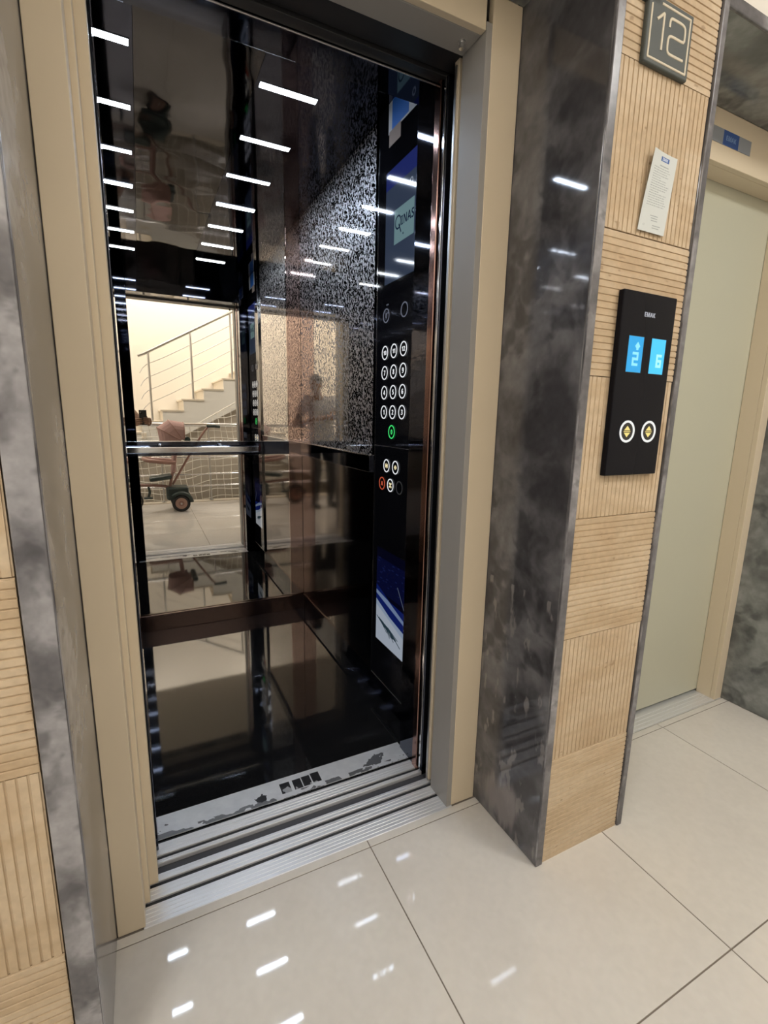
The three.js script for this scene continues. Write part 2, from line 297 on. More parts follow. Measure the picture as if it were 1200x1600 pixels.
// ------------------------------------------------------------------ lift car
{
  const f = structure('floor_car', 'polished black granite floor of the lift car');
  span(f, 'granite_slab', XL, XW, -0.05, 0, ZB, -0.358, MT.granite);
  span(f, 'granite_slab', XL, -0.016, -0.05, 0, -0.358, -0.2, MT.granite);

  const b = structure('wall_back', 'mirrored back wall of the lift car');
  span(b, 'back_panel', XL - 0.04, XW + 0.04, -0.05, YC + 0.04, ZB - 0.05, ZB - 0.008, MT.sealed);
  span(b, 'upper_mirror', -0.256, 0.896, 1.111, YC, ZB - 0.008, ZB, MT.mirror);
  span(b, 'lower_mirror', -0.256, 0.896, 0.1, 1.033, ZB - 0.008, ZB, MT.mirror);
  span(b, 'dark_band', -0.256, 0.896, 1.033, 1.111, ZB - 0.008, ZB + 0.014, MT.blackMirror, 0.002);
  span(b, 'band_trim', -0.256, 0.896, 1.109, 1.1135, ZB, ZB + 0.0155, MT.chrome, 0.001);
  span(b, 'bronze_strip', 0.896, XW, 0.1, YC, ZB - 0.008, ZB + 0.01, MT.bronze, 0.002);
  span(b, 'bronze_strip', XL, -0.256, 0.1, YC, ZB - 0.008, ZB + 0.01, MT.bronze, 0.002);
  span(b, 'kick_plate', XL, XW, 0, 0.098, ZB - 0.008, ZB + 0.02, MT.kick, 0.002);

  const r = structure('wall_right', 'right wall of the lift car with etched dark mirror panel');
  span(r, 'back_panel', XW + 0.012, XW + 0.05, -0.05, YC + 0.04, ZB, -0.19, MT.sealed);
  span(r, 'etched_panel', XW, XW + 0.012, 1.105, YC, ZB + 0.01, -0.80, MT.motif);
  span(r, 'lower_panel', XW, XW + 0.012, 0.1, 1.028, ZB + 0.01, -0.80, MT.darkMirror);
  const rt = structure('trim_6', 'dark rail band and edging along the right wall of the lift');
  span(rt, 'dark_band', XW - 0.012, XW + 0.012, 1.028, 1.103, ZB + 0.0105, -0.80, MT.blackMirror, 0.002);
  span(rt, 'band_trim', XW - 0.0135, XW, 1.101, 1.105, ZB + 0.0105, -0.80, MT.chrome, 0.001);
  span(r, 'dark_post', XW, XW + 0.012, 0.1, YC, -0.80, -0.7475, MT.blackMirror, 0.001);
  span(rt, 'lower_trim', XW - 0.006, XW + 0.001, 0.096, 0.101, ZB + 0.0205, -0.7475, MT.kick, 0.001);
  span(r, 'kick_plate', XW, XW + 0.012, 0, 0.096, ZB + 0.02, -0.33, MT.blackMirror);
  span(r, 'dark_post', XW, XW + 0.012, 0.096, YC, -0.36, ZR, MT.blackMirror);
  span(r, 'dark_post', XW, XW + 0.012, 0.096, YC, -0.7475, -0.36, MT.black);

  const l = structure('wall_left', 'left wall of the lift car in etched dark mirror');
  span(l, 'back_panel', XL - 0.05, XL - 0.012, -0.05, YC + 0.04, ZB, -0.19, MT.sealed);
  span(l, 'etched_panel', XL - 0.012, XL, 1.105, YC, ZB + 0.01, ZR, MT.motif);
  span(l, 'lower_panel', XL - 0.012, XL, 0.1, 1.028, ZB + 0.01, ZR, MT.darkMirror);
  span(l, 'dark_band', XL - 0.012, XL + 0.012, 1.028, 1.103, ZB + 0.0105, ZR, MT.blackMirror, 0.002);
  span(l, 'kick_plate', XL - 0.012, XL + 0.001, 0, 0.098, ZB + 0.02, ZR, MT.kick);

  const c = structure('ceiling_car', 'glossy black ceiling of the lift car');
  span(c, 'backing', XL - 0.05, XW + 0.05, YC + 0.012, YC + 0.05, ZB - 0.05, -0.19, MT.sealed);
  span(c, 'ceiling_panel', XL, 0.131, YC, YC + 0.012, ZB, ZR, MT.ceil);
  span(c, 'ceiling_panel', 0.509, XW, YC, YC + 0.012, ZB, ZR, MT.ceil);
  span(c, 'ceiling_panel', 0.1325, 0.5075, YC, YC + 0.012, ZB, ZR, MT.ceilMid);

  const q = structure('wall_entry', 'dark glossy front return and header of the lift car');
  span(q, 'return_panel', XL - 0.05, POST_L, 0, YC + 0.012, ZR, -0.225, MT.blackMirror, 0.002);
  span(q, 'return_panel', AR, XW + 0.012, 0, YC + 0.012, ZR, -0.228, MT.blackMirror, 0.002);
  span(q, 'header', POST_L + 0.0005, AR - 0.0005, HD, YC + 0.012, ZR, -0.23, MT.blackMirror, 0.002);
  span(q, 'header', AL - 0.02, AR + 0.02, HD + 0.004, YC, -0.225, -0.19, MT.black, 0.001);
  span(q, 'header_trim', POST_L, AR, HD - 0.002, HD + 0.002, -0.2295, -0.2255, MT.steel, 0.001);
  span(q, 'copper_edge', AR - 0.0045, AR + 0.02, 0, HD, -0.2275, -0.196, MT.copper, 0.003);
  // open door leaves parked in their pockets
  const cd = structure('door_3', 'dark car door leaf slid open behind the right jamb');
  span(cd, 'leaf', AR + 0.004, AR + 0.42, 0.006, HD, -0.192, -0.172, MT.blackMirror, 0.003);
  span(cd, 'edge_bead', AR + 0.0015, AR + 0.004, 0.006, HD, -0.188, -0.178, MT.chrome, 0.001);
  const ld = structure('door_4', 'grey steel landing door leaf slid open behind the jamb');
  span(ld, 'leaf', AR + 0.006, AR + 0.42, 0.006, HD + 0.03, -0.146, -0.122, MT.frame, 0.003);
  span(ld, 'edge_bead', AR + 0.003, AR + 0.006, 0.006, HD, -0.14, -0.13, MT.steel, 0.001);
  const hd = structure('trim_5', 'dark door gear cover above the lift opening');
  span(hd, 'gear_cover', AL - 0.02, AR + 0.4, HD + 0.012, SOF, -0.185, -0.101, MT.black);
}
// ceiling light strips
{
  const m = glow(0.86, 0.93, 1.0, 9);
  for (const z of [-0.782, -1.148, -1.506, -1.853]) for (const x of [0.017, 0.625]) {
    const where = z > -0.9 ? 'nearest the lift door' : z > -1.3 ? 'second from the lift door' : z > -1.6 ? 'third from the lift door' : 'against the mirrored back wall';
    const hw = z < -1.8 ? 0.005 : 0.015;
    const t = thing('light_strip', `cool white ceiling light strip in the ${x < 0.3 ? 'left' : 'right'} row, ${where}`, 'light', [x, YC, z], 'light strips in the lift ceiling');
    part(t, 'diffuser', new RoundedBoxGeometry(0.205, 0.004, hw * 2, 2, 0.0018), m, [0, -0.0015, 0]);
    part(t, 'bezel', merged([boxAt(-0.106, 0.106, -0.0015, 0.0005, hw, hw + 0.003), boxAt(-0.106, 0.106, -0.0015, 0.0005, -hw - 0.003, -hw)]), MT.black);
    area(0.2, 0.025, CAR_LIGHT, CAR_POWER, [x, YC - 0.006, z], [x, 0, z]);
  }
}
// handrail
{
  const h = thing('handrail', 'flat chrome handrail fixed across the mirrored back wall', 'handrail', [0, 1.068, ZB + 0.055]);
  part(h, 'rail', new RoundedBoxGeometry(1.0, 0.04, 0.018, 4, 0.008), MT.chrome, [0.201, 0, 0]);
  for (const x of [-0.16, 0.162, 0.48]) {
    const k = part(h, 'bracket', new THREE.CylinderGeometry(0.009, 0.009, 0.036, 14).rotateX(Math.PI / 2), MT.chrome, [x, 0.012, -0.024]);
    part(k, 'bolt_cap', new THREE.SphereGeometry(0.0105, 14, 10), MT.chrome, [0, 0.012, 0.012]);
  }
}

// ------------------------------------------------------------------ car operating panel
const ringGeo = (r, w, d = 0.0012) => { const s = new THREE.Shape(); s.absarc(0, 0, r, 0, Math.PI * 2); const o = new THREE.Path(); o.absarc(0, 0, r - w, 0, Math.PI * 2, true); s.holes.push(o); return new THREE.ExtrudeGeometry(s, { depth: d, bevelEnabled: false, curveSegments: 20 }); };
const poly = (pts, d = 0.0009) => { const s = new THREE.Shape(pts.map((p) => new THREE.Vector2(...p))); return new THREE.ExtrudeGeometry(s, { depth: d, bevelEnabled: false }); };
{
  const ZC = -0.5525, o = thing('car_operating_panel', 'tall black glass operating panel with floor buttons in the lift', 'control panel', [XW, 0, ZC]);
  o.rotation.y = -Math.PI / 2;                                   // local x runs towards the lift door, local z out of the wall
  const L = (z) => z - ZC;
  part(o, 'glass_face', new RoundedBoxGeometry(0.384, YC - 0.102, 0.012, 2, 0.002), MT.glass, [0, (YC + 0.1) / 2, 0.006]);
  part(o, 'edge_trim', new THREE.BoxGeometry(0.005, YC - 0.1, 0.013), MT.chrome, [-0.1945, (YC + 0.1) / 2, 0.0065]);
  part(o, 'edge_trim', new THREE.BoxGeometry(0.386, 0.004, 0.012), MT.steel, [0, 0.099, 0.006]);
  part(o, 'seam', new THREE.BoxGeometry(0.384, 0.002, 0.0006), MT.steel, [0, 1.153, 0.0122]);
  const F = 0.0123;
  const s1 = canvas(448, 608, (c, w, h) => {
    c.fillStyle = '#3c4a63'; c.fillRect(0, 0, w, h); c.fillStyle = '#2e3a86'; c.fillRect(0, 0, w, h * 0.16);
    c.fillStyle = '#46536c'; c.fillRect(0, h * 0.16, w, h * 0.84);
    c.fillStyle = '#a9b6c9'; c.beginPath(); c.arc(w * 0.70, h * 0.24, 20, 0, 7); c.fill(); c.fillStyle = '#46536c'; c.beginPath(); c.arc(w * 0.70, h * 0.24, 11, 0, 7); c.fill();
    c.fillStyle = '#8fb4bb'; c.fillRect(w * 0.26, h * 0.38, w * 0.53, h * 0.30);
    c.fillStyle = '#22304f'; c.font = 'bold 66px sans-serif'; c.textAlign = 'left'; c.fillText('INAS', w * 0.445, h * 0.545);
    c.lineWidth = 9; c.strokeStyle = '#22304f'; c.beginPath(); c.arc(w * 0.365, h * 0.50, 33, 0, 7); c.stroke(); c.beginPath(); c.moveTo(w * 0.385, h * 0.52); c.lineTo(w * 0.45, h * 0.60); c.stroke();
    c.fillRect(w * 0.50, h * 0.615, 10, 10);
  });
  part(o, 'display', new THREE.BoxGeometry(0.282, 0.393, 0.001), MT.glass, [L(-0.539), 1.9705, F - 0.0004]);
  part(o, 'display_image', new THREE.PlaneGeometry(0.28, 0.391), screen(s1, 0.42), [L(-0.539), 1.9705, F + 0.0004]);
  const s2 = canvas(320, 640, (c, w, h) => {
    c.fillStyle = '#06071c'; c.fillRect(0, 0, w, h); c.fillStyle = '#0b0f33'; c.fillRect(0, h * 0.1, w, h * 0.36);
    c.fillStyle = '#14236a'; c.beginPath(); c.moveTo(0, h * 0.40); c.lineTo(w * 0.5, h * 0.5); c.lineTo(w, h * 0.52); c.lineTo(w, h); c.lineTo(0, h); c.fill();
    c.fillStyle = '#7f93b8'; c.beginPath(); c.moveTo(0, h * 0.46); c.lineTo(w * 0.45, h * 0.5); c.lineTo(w, h * 0.6); c.lineTo(w, h * 0.64); c.lineTo(0, h * 0.5); c.fill();
    c.fillStyle = '#9fb0c8'; c.beginPath(); c.moveTo(0, h * 0.56); c.lineTo(w * 0.5, h * 0.66); c.lineTo(w, h * 0.72); c.lineTo(w, h); c.lineTo(0, h); c.fill();
    c.fillStyle = '#b9c3d2'; c.beginPath(); c.moveTo(0, h * 0.62); c.lineTo(w, h * 0.78); c.lineTo(w, h); c.lineTo(0, h); c.fill();
    c.strokeStyle = '#2b3f4a'; for (let i = 0; i < 26; i++) { c.lineWidth = 3 + 4 * rnd(); const x = w * rnd() * 0.5; c.beginPath(); c.moveTo(x, h * (0.74 + 0.1 * x / w)); c.lineTo(x + 60 + 90 * rnd(), h * (0.78 + 0.1 * x / w + 0.08 * rnd())); c.stroke(); }
    c.strokeStyle = '#8a97ad'; c.lineWidth = 4; c.beginPath(); c.moveTo(w * 0.75, h * 0.3); c.lineTo(w, h * 0.5); c.stroke();
    for (let i = 0; i < 30; i++) { c.fillStyle = '#1c2558'; c.fillRect(w * rnd(), h * (0.1 + 0.3 * rnd()), 8 + 20 * rnd(), 6); }
  });
  part(o, 'display', new THREE.BoxGeometry(0.262, 0.43, 0.001), MT.glass, [L(-0.572), 0.503, F - 0.0004]);
  part(o, 'display_image', new THREE.PlaneGeometry(0.26, 0.428), screen(s2, 0.55), [L(-0.572), 0.503, F + 0.0004]);
  const wh = glow(0.9, 0.92, 0.95, 0.85), gr = glow(0.05, 0.8, 0.18, 0.9), rd = glow(0.75, 0.12, 0.05, 0.6), dim = glow(0.35, 0.38, 0.5, 0.28), off = glow(0.3, 0.3, 0.32, 0.08), yel = glow(1, 0.86, 0.5, 0.9);
  const disc = new THREE.CylinderGeometry(0.0262, 0.0262, 0.002, 24).rotateX(Math.PI / 2), ring = ringGeo(0.0268, 0.0042);
  const button = (z, y, mat, mark, mm = mat) => { const b = part(o, 'button', disc, MT.glass, [L(z), y, F + 0.001]); part(b, 'ring', ring, mat, [0, 0, 0.001]); if (mark) part(b, 'mark', mark, mm, [0, 0, 0.001]); return b; };
  const num = (s) => text(s, s.length > 1 ? 0.0165 : 0.019);
  [['10', '11', '12'], ['7', '8', '9'], ['4', '5', '6'], ['1', '2', '3']].forEach((row, i) => row.forEach((s, j) => button(-0.660 + 0.0768 * j, 1.521 - 0.077 * i, wh, num(s))));
  button(-0.588, 1.213, gr, num('0'));
  const tri = (s, x) => poly([[x, 0], [x + 0.009 * s, 0.009], [x + 0.009 * s, -0.009]]);
  button(-0.626, 1.075, wh, merged([tri(-1, -0.001), tri(1, 0.001), boxAt(-0.001, 0.001, -0.01, 0.01, 0, 0.0009)]), yel);
  button(-0.548, 1.075, wh, merged([tri(1, -0.011), tri(-1, 0.011)]), yel);
  const bell = poly([[-0.010, -0.008], [-0.006, -0.003], [-0.006, 0.004], [-0.003, 0.009], [0.003, 0.009], [0.006, 0.004], [0.006, -0.003], [0.010, -0.008]]);
  button(-0.664, 0.998, rd, bell);
  const blades = []; for (let i = 0; i < 4; i++) blades.push(poly([[0, 0], [0.004, 0.010], [0.011, 0.009], [0.009, 0.003]]).rotateZ(i * Math.PI / 2));
  button(-0.588, 0.999, wh, merged(blades), yel);
  button(-0.511, 0.999, off, null);
  button(-0.655, 1.66, dim, num('0')); button(-0.507, 1.658, dim, null);
  part(o, 'speaker_mark', text('o o', 0.008), dim, [L(-0.65), 1.70, F]);
  const st = thing('inspection_sticker', 'blue and white sticker at the top of the operating panel', 'sticker', [XW - 0.0122, 0, ZC]); st.rotation.y = -Math.PI / 2;
  part(st, 'white_sheet', new THREE.BoxGeometry(0.21, 0.10, 0.0008), std({ color: rgb(0.75, 0.77, 0.8), roughness: 0.5 }), [L(-0.564), 2.341, 0.0004]);
  part(st, 'blue_field', new THREE.BoxGeometry(0.125, 0.094, 0.0006), std({ color: rgb(0.03, 0.20, 0.72), roughness: 0.5 }), [L(-0.578), 2.344, 0.0010]);
  part(st, 'torn_backing', new THREE.BoxGeometry(0.09, 0.05, 0.0008), std({ color: rgb(0.42, 0.33, 0.28), roughness: 0.8 }), [L(-0.617), 2.272, 0.0005]);
}

// ------------------------------------------------------------------ hall call panel on the pillar
{
  const x0 = 1.108, x1 = 1.304, y0 = 1.136, y1 = 1.577, cx = (x0 + x1) / 2, cy = (y0 + y1) / 2, zf = ZP + 0.014;
  const o = thing('hall_call_panel', 'black glass call panel with two lit screens on the pillar', 'control panel', [0, 0, 0]);
  part(o, 'glass_face', new RoundedBoxGeometry(x1 - x0, y1 - y0, 0.016, 3, 0.003), MT.panelGlass, [cx, cy, ZP + 0.006]);
  part(o, 'lettering', text('EMAK', 0.0105, 0.0005), glow(0.8, 0.82, 0.9, 0.5), [1.207, 1.528, zf]);
  const seg = (c, n, x, y, w, h, t) => {                          // seven-segment figure in outline blocks
    const on = { 2: 'abged', 6: 'afgedc' }[n]; const R = { a: [0, 0, w, t], b: [w - t, 0, t, h / 2], c: [w - t, h / 2, t, h / 2], d: [0, h - t, w, t], e: [0, h / 2, t, h / 2], f: [0, 0, t, h / 2], g: [0, h / 2 - t / 2, w, t] };
    for (const k of on) { const r = R[k]; c.fillRect(x + r[0], y + r[1], r[2], r[3]); }
  };
  const sc1 = canvas(160, 256, (c, w, h) => { c.fillStyle = '#14a6e6'; c.fillRect(0, 0, w, h); c.fillStyle = '#8fe6ff'; seg(c, 2, 54, 110, 66, 100, 20); c.beginPath(); c.moveTo(72, 68); c.lineTo(100, 36); c.lineTo(128, 68); c.lineTo(100, 98); c.fill(); c.fillRect(88, 60, 24, 36); });
  const sc2 = canvas(160, 256, (c, w, h) => { c.fillStyle = '#3cc4fb'; c.fillRect(0, 0, w, h); c.fillStyle = '#a4f0ff'; seg(c, 6, 70, 110, 62, 98, 20); });
  for (const [tx, x, k] of [[sc1, 1.168, 1.05], [sc2, 1.252, 1.15]]) {
    part(o, 'screen', new THREE.BoxGeometry(0.056, 0.086, 0.001), MT.glass, [x, 1.433, zf]);
    part(o, 'screen_image', new THREE.PlaneGeometry(0.054, 0.084), screen(tx, k), [x, 1.433, zf + 0.0007]);
    area(0.05, 0.08, rgb(0.1, 0.35, 1.0), 0.5, [x, 1.433, zf + 0.003], [x, 1.433, 2]);
  }
  const wh = glow(0.95, 0.95, 0.92, 0.95), ye = glow(1.0, 0.8, 0.25, 0.95), ring = ringGeo(0.0275, 0.0055), disc = new THREE.CylinderGeometry(0.027, 0.027, 0.002, 28).rotateX(Math.PI / 2);
  for (const x of [1.17, 1.252]) {
    const b = part(o, 'button', disc, MT.glass, [x, 1.247, zf + 0.0005]); part(b, 'ring', ring, wh, [0, 0, 0.001]);
    part(b, 'arrow_mark', merged([poly([[-0.011, 0.003], [0, 0.014], [0.011, 0.003]]), poly([[-0.011, -0.003], [0.011, -0.003], [0, -0.014]]), boxAt(-0.012, 0.012, -0.001, 0.001, 0, 0.0009)]), ye, [0, 0, 0.001]);
  }
}
// floor number sign
{
  const x0 = 1.094, x1 = 1.245, y0 = 2.034, y1 = 2.162, cx = (x0 + x1) / 2, cy = (y0 + y1) / 2, o = thing('floor_number_sign', 'black floor number sign with raised cream outline on the pillar', 'sign', [0, 0, ZP]);
  const dark = std({ color: rgb(0.06, 0.068, 0.062), roughness: 0.6 }), pale = std({ color: rgb(0.62, 0.55, 0.42), roughness: 0.5 });
  part(o, 'plate', new RoundedBoxGeometry(x1 - x0, y1 - y0, 0.012, 3, 0.004), dark, [cx, cy, 0.003]);
  const em = new THREE.Shape(); em.moveTo(-0.026, -0.012); em.quadraticCurveTo(-0.03, 0.03, -0.004, 0.052); em.quadraticCurveTo(0.022, 0.03, 0.02, -0.012); em.lineTo(-0.026, -0.012);
  part(o, 'emblem_plate', new THREE.ExtrudeGeometry(em, { depth: 0.012, bevelEnabled: false, curveSegments: 8 }), dark, [x0 + 0.016, y1 - 0.004, -0.003]);
  const stroke = (pts) => tube(pts.map(([x, y]) => [x, y, 0]), 0.0031, pts.length * 5, 8).scale(1, 1, 0.45);
  part(o, 'emblem_stroke', stroke([[x0 + 0.004, y1 + 0.012], [x0 + 0.013, y1 + 0.022], [x0 + 0.024, y1 + 0.004]]), pale, [0, 0, 0.009]);
  const e = 0.0115; part(o, 'outline', merged([rod([x0 + e, y0 + e, 0], [x0 + e, y1 - 0.02, 0], 0.0026, 8), rod([x0 + e, y0 + e, 0], [x1 - e, y0 + e, 0], 0.0026, 8), rod([x1 - e, y0 + e, 0], [x1 - e, y1 - e, 0], 0.0026, 8), rod([x0 + 0.042, y1 - e, 0], [x1 - e, y1 - e, 0], 0.0026, 8), ...[[x0 + e, y0 + e], [x1 - e, y0 + e], [x1 - e, y1 - e]].map(([x, y]) => new THREE.SphereGeometry(0.0026, 8, 6).translate(x, y, 0))]).scale(1, 1, 0.5), pale, [0, 0, 0.009]);
  const w = x1 - x0, h = y1 - y0, q = (u, v) => [x0 + u * w, y0 + v * h];
  part(o, 'numeral', stroke([q(0.20, 0.66), q(0.34, 0.79), q(0.345, 0.77), q(0.345, 0.3), q(0.345, 0.26)]), pale, [0, 0, 0.009]);
  part(o, 'numeral', stroke([q(0.48, 0.64), q(0.485, 0.74), q(0.52, 0.78), q(0.74, 0.78), q(0.82, 0.74), q(0.83, 0.58), q(0.80, 0.535), q(0.55, 0.53), q(0.48, 0.49), q(0.475, 0.34), q(0.52, 0.27), q(0.84, 0.27)]), pale, [0, 0, 0.009]);
}
// paper notice, bowed away from the wall along its left edge
{
  const W = 0.094, Hh = 0.17, t = canvas(384, 640, (c, w, h) => {
    c.fillStyle = '#ccd0ce'; c.fillRect(0, 0, w, h); c.fillStyle = '#41609c'; c.fillRect(w * 0.36, h * 0.05, w * 0.34, h * 0.055); c.fillStyle = '#dfe6f2'; c.font = 'bold 32px sans-serif'; c.textAlign = 'center'; c.fillText('EMAK', w * 0.53, h * 0.093);
    c.fillStyle = '#9da3a4'; for (let i = 0; i < 17; i++) { const y = h * (0.19 + i * 0.029); let x = w * 0.14; const end = w * (i === 4 || i === 10 ? 0.5 : 0.72 + 0.14 * rnd()); while (x < end) { const l = 8 + 26 * rnd(); c.fillRect(x, y, Math.min(l, end - x), 6); x += l + 7; } }
    c.fillRect(w * 0.36, h * 0.155, w * 0.36, 8); for (const [x, y, l] of [[0.36, 0.78, 0.3], [0.4, 0.81, 0.25], [0.42, 0.84, 0.24], [0.5, 0.90, 0.3], [0.5, 0.93, 0.26]]) c.fillRect(w * x, h * y, w * l, 7);
    c.font = '24px sans-serif'; c.fillText('CE', w * 0.18, h * 0.93);
  });
  const g = new THREE.BoxGeometry(W, Hh, 0.0006, 10, 16, 1), p = g.attributes.position;
  for (let i = 0; i < p.count; i++) { const u = p.getX(i) / W + 0.5, v = p.getY(i) / Hh + 0.5; p.setZ(i, p.getZ(i) + 0.010 * Math.pow(1 - u, 2) * Math.pow(Math.max(0, v), 1.5) + 0.003); p.setX(i, p.getX(i) + 0.018 * (v - 0.5)); }
  g.computeVertexNormals();
  const o = thing('paper_notice', 'white printed paper notice taped to the pillar under the number sign', 'notice', [1.198, 1.797, ZP]);
  part(o, 'sheet', g, print(t, 0.7));
}

// ------------------------------------------------------------------ landing shell and stairwell behind the photographer
const SY0 = -1.75, SY1 = 4.4, SZ1 = 4.15;
{
  const a = structure('wall_landing_left', 'cream wall at the left end of the landing'); span(a, 'wall_panel', LX0 - 0.12, LX0, SY0, SY1, 0, SZ1 + 0.12, MT.cream);
  const b = structure('wall_landing_right', 'cream wall at the right end of the landing'); span(b, 'wall_panel', LX1, LX1 + 0.12, SY0, SY1, 0, SZ1 + 0.12, MT.cream);
  const c = structure('wall_stairwell', 'cream back wall of the stairwell'); span(c, 'wall_panel', LX0, LX1, SY0, SY1, SZ1, SZ1 + 0.12, MT.cream);
  const d = structure('ceiling', 'cream ceiling of the landing'); span(d, 'ceiling_slab', LX0, LX1, LY1, LY1 + 0.14, -0.1, LZ1, MT.cream);
  span(d, 'slab_edge', LX0, LX1, LY1, SY1, LZ1, LZ1 + 0.1, MT.cream);
  const e = structure('ceiling_stairwell', 'cream ceiling over the stairwell'); span(e, 'ceiling_slab', LX0, LX1, SY1, SY1 + 0.1, LZ1, SZ1, MT.cream);
  const f = structure('floor_stairwell', 'lower half landing floor of the stairwell'); span(f, 'floor_slab', LX0, LX1, SY0 - 0.1, SY0, LZ1 - 0.2, SZ1, MT.stone);
  const g = structure('floor_edge', 'stone kerb along the edge of the landing'); span(g, 'kerb', LX0, LX1, -0.14, 0.018, LZ1, LZ1 + 0.12, MT.stone, 0.004); span(g, 'slab_face', LX0, LX1, SY0, -0.14, LZ1 - 0.1, LZ1 + 0.1, MT.white);
  const m = glow(1.0, 0.93, 0.82, 3);
  for (const [x, y, z] of LOBBY_PANELS) {
    const t = thing('ceiling_panel_light', x < 0 ? 'square ceiling light panel over the left end of the landing' : 'square ceiling light panel in front of the closed lift', 'light', [x, y, z], 'square light panels of the landing');
    part(t, 'diffuser', new THREE.BoxGeometry(0.58, 0.008, 0.58), m, [0, -0.002, 0]); part(t, 'frame', merged([boxAt(-0.31, 0.31, -0.008, 0.005, 0.29, 0.31), boxAt(-0.31, 0.31, -0.008, 0.005, -0.31, -0.29), boxAt(-0.31, -0.29, -0.008, 0.005, -0.29, 0.29), boxAt(0.29, 0.31, -0.008, 0.005, -0.29, 0.29)]), MT.white);
  }
  for (const [x, y, z] of STAIR_PANELS) {
    const t = thing('stairwell_light', x < 1 ? 'long ceiling light panel over the lower stairs' : 'long ceiling light panel over the upper stairs', 'light', [x, y, z], 'long light panels of the stairwell');
    part(t, 'diffuser', new THREE.BoxGeometry(1.18, 0.008, 0.58), m, [0, -0.002, 0]); part(t, 'frame', merged([boxAt(-0.61, 0.61, -0.008, 0.005, 0.29, 0.31), boxAt(-0.61, 0.61, -0.008, 0.005, -0.31, -0.29)]), MT.white);
  }
}
// staircase rising to the right, its white string facing the landing
const ST0 = 0.374, SR = 0.289, SH = 0.162, SYB = 1.313, SZ0 = 3.0;
{
  const s = structure('staircase', 'stone staircase with white string behind the landing');
  const pts = []; const k0 = -6, k1 = 8;
  for (let k = k0; k <= k1; k++) { const x = ST0 + k * SR, y = SYB + k * SH; pts.push([x, y - SH - 0.025], [x, y - 0.025]); }
  const xe = ST0 + (k1 + 1) * SR, ye = SYB + k1 * SH - 0.025; pts.push([xe, ye], [xe, ye - 0.42]);
  pts.push([ST0 + k0 * SR, SYB + (k0 - 1) * SH - 0.025 - 0.26]);
  const sh = new THREE.Shape(pts.map((p) => new THREE.Vector2(...p)));
  part(s, 'string', new THREE.ExtrudeGeometry(sh, { depth: 0.06, bevelEnabled: false }), MT.white, [0, 0, SZ0]);
  const body = part(s, 'flight', new THREE.ExtrudeGeometry(sh, { depth: SZ1 - SZ0 - 0.065, bevelEnabled: false }), MT.stone, [0, 0, SZ0 + 0.0605]);
  for (let k = k0; k <= k1; k++) span(s, 'tread', ST0 + k * SR - 0.025, ST0 + (k + 1) * SR, SYB + k * SH - 0.025, SYB + k * SH, SZ0 - 0.02, SZ1, MT.stone, 0.004);
  const w = structure('wall_under_stairs', 'taupe wall under the staircase');
  const ls = (x) => SYB - SH - 0.025 - 0.26 + ((x - ST0) / SR - 0) * SH - 0.002;
  const q = new THREE.Shape([[LX0, SY0], [LX1, SY0], [LX1, 2.35], [xe, ye - 0.422], [ST0 + k0 * SR, SYB + (k0 - 1) * SH - 0.025 - 0.262], [LX0, -0.1]].map((p) => new THREE.Vector2(...p)));
  part(w, 'wall_panel', new THREE.ExtrudeGeometry(q, { depth: 0.08, bevelEnabled: false }), MT.taupe, [0, 0, SZ0 + 0.12]);  // whole panel in one even taupe
  const b = thing('wall_socket', 'small pale switch box on the white string of the stairs', 'switch box', [0.106, 0.935, SZ0]);
  part(b, 'box', new RoundedBoxGeometry(0.075, 0.105, 0.04, 2, 0.006), MT.white, [0, 0, -0.02]); part(b, 'cover', new RoundedBoxGeometry(0.06, 0.085, 0.008, 2, 0.003), MT.stone, [0, 0, -0.043]);
  const r = thing('stair_railing', 'slim steel railing with wire bars climbing the stairs', 'railing', [0, 0, SZ0 + 0.07]);
  const ny = (x) => SYB + ((x - ST0) / SR) * SH;
  for (let k = 0; k < 6; k++) { const x = 0.235 + k * 0.575, base = SYB + Math.floor((x - ST0) / SR) * SH; part(r, 'post', rod([x, base, 0], [x, ny(x) + 0.865, 0], 0.016), MT.steel); }
  part(r, 'top_rail', tube([[0.10, ny(0.235) + 0.815, 0], [0.20, ny(0.235) + 0.86, 0], [0.6, ny(0.6) + 0.88, 0], [2.9, ny(2.9) + 0.88, 0]], 0.02, 40), MT.steel);
  for (let i = 0; i < 4; i++) { const h = 0.16 + i * 0.18; part(r, 'wire_bar', tube([[0.11, ny(0.11) + h - 0.05, 0], [0.2, ny(0.235) + h, 0], [0.6, ny(0.6) + h, 0], [2.9, ny(2.9) + h, 0]], 0.006, 40, 6), MT.steel); }
}
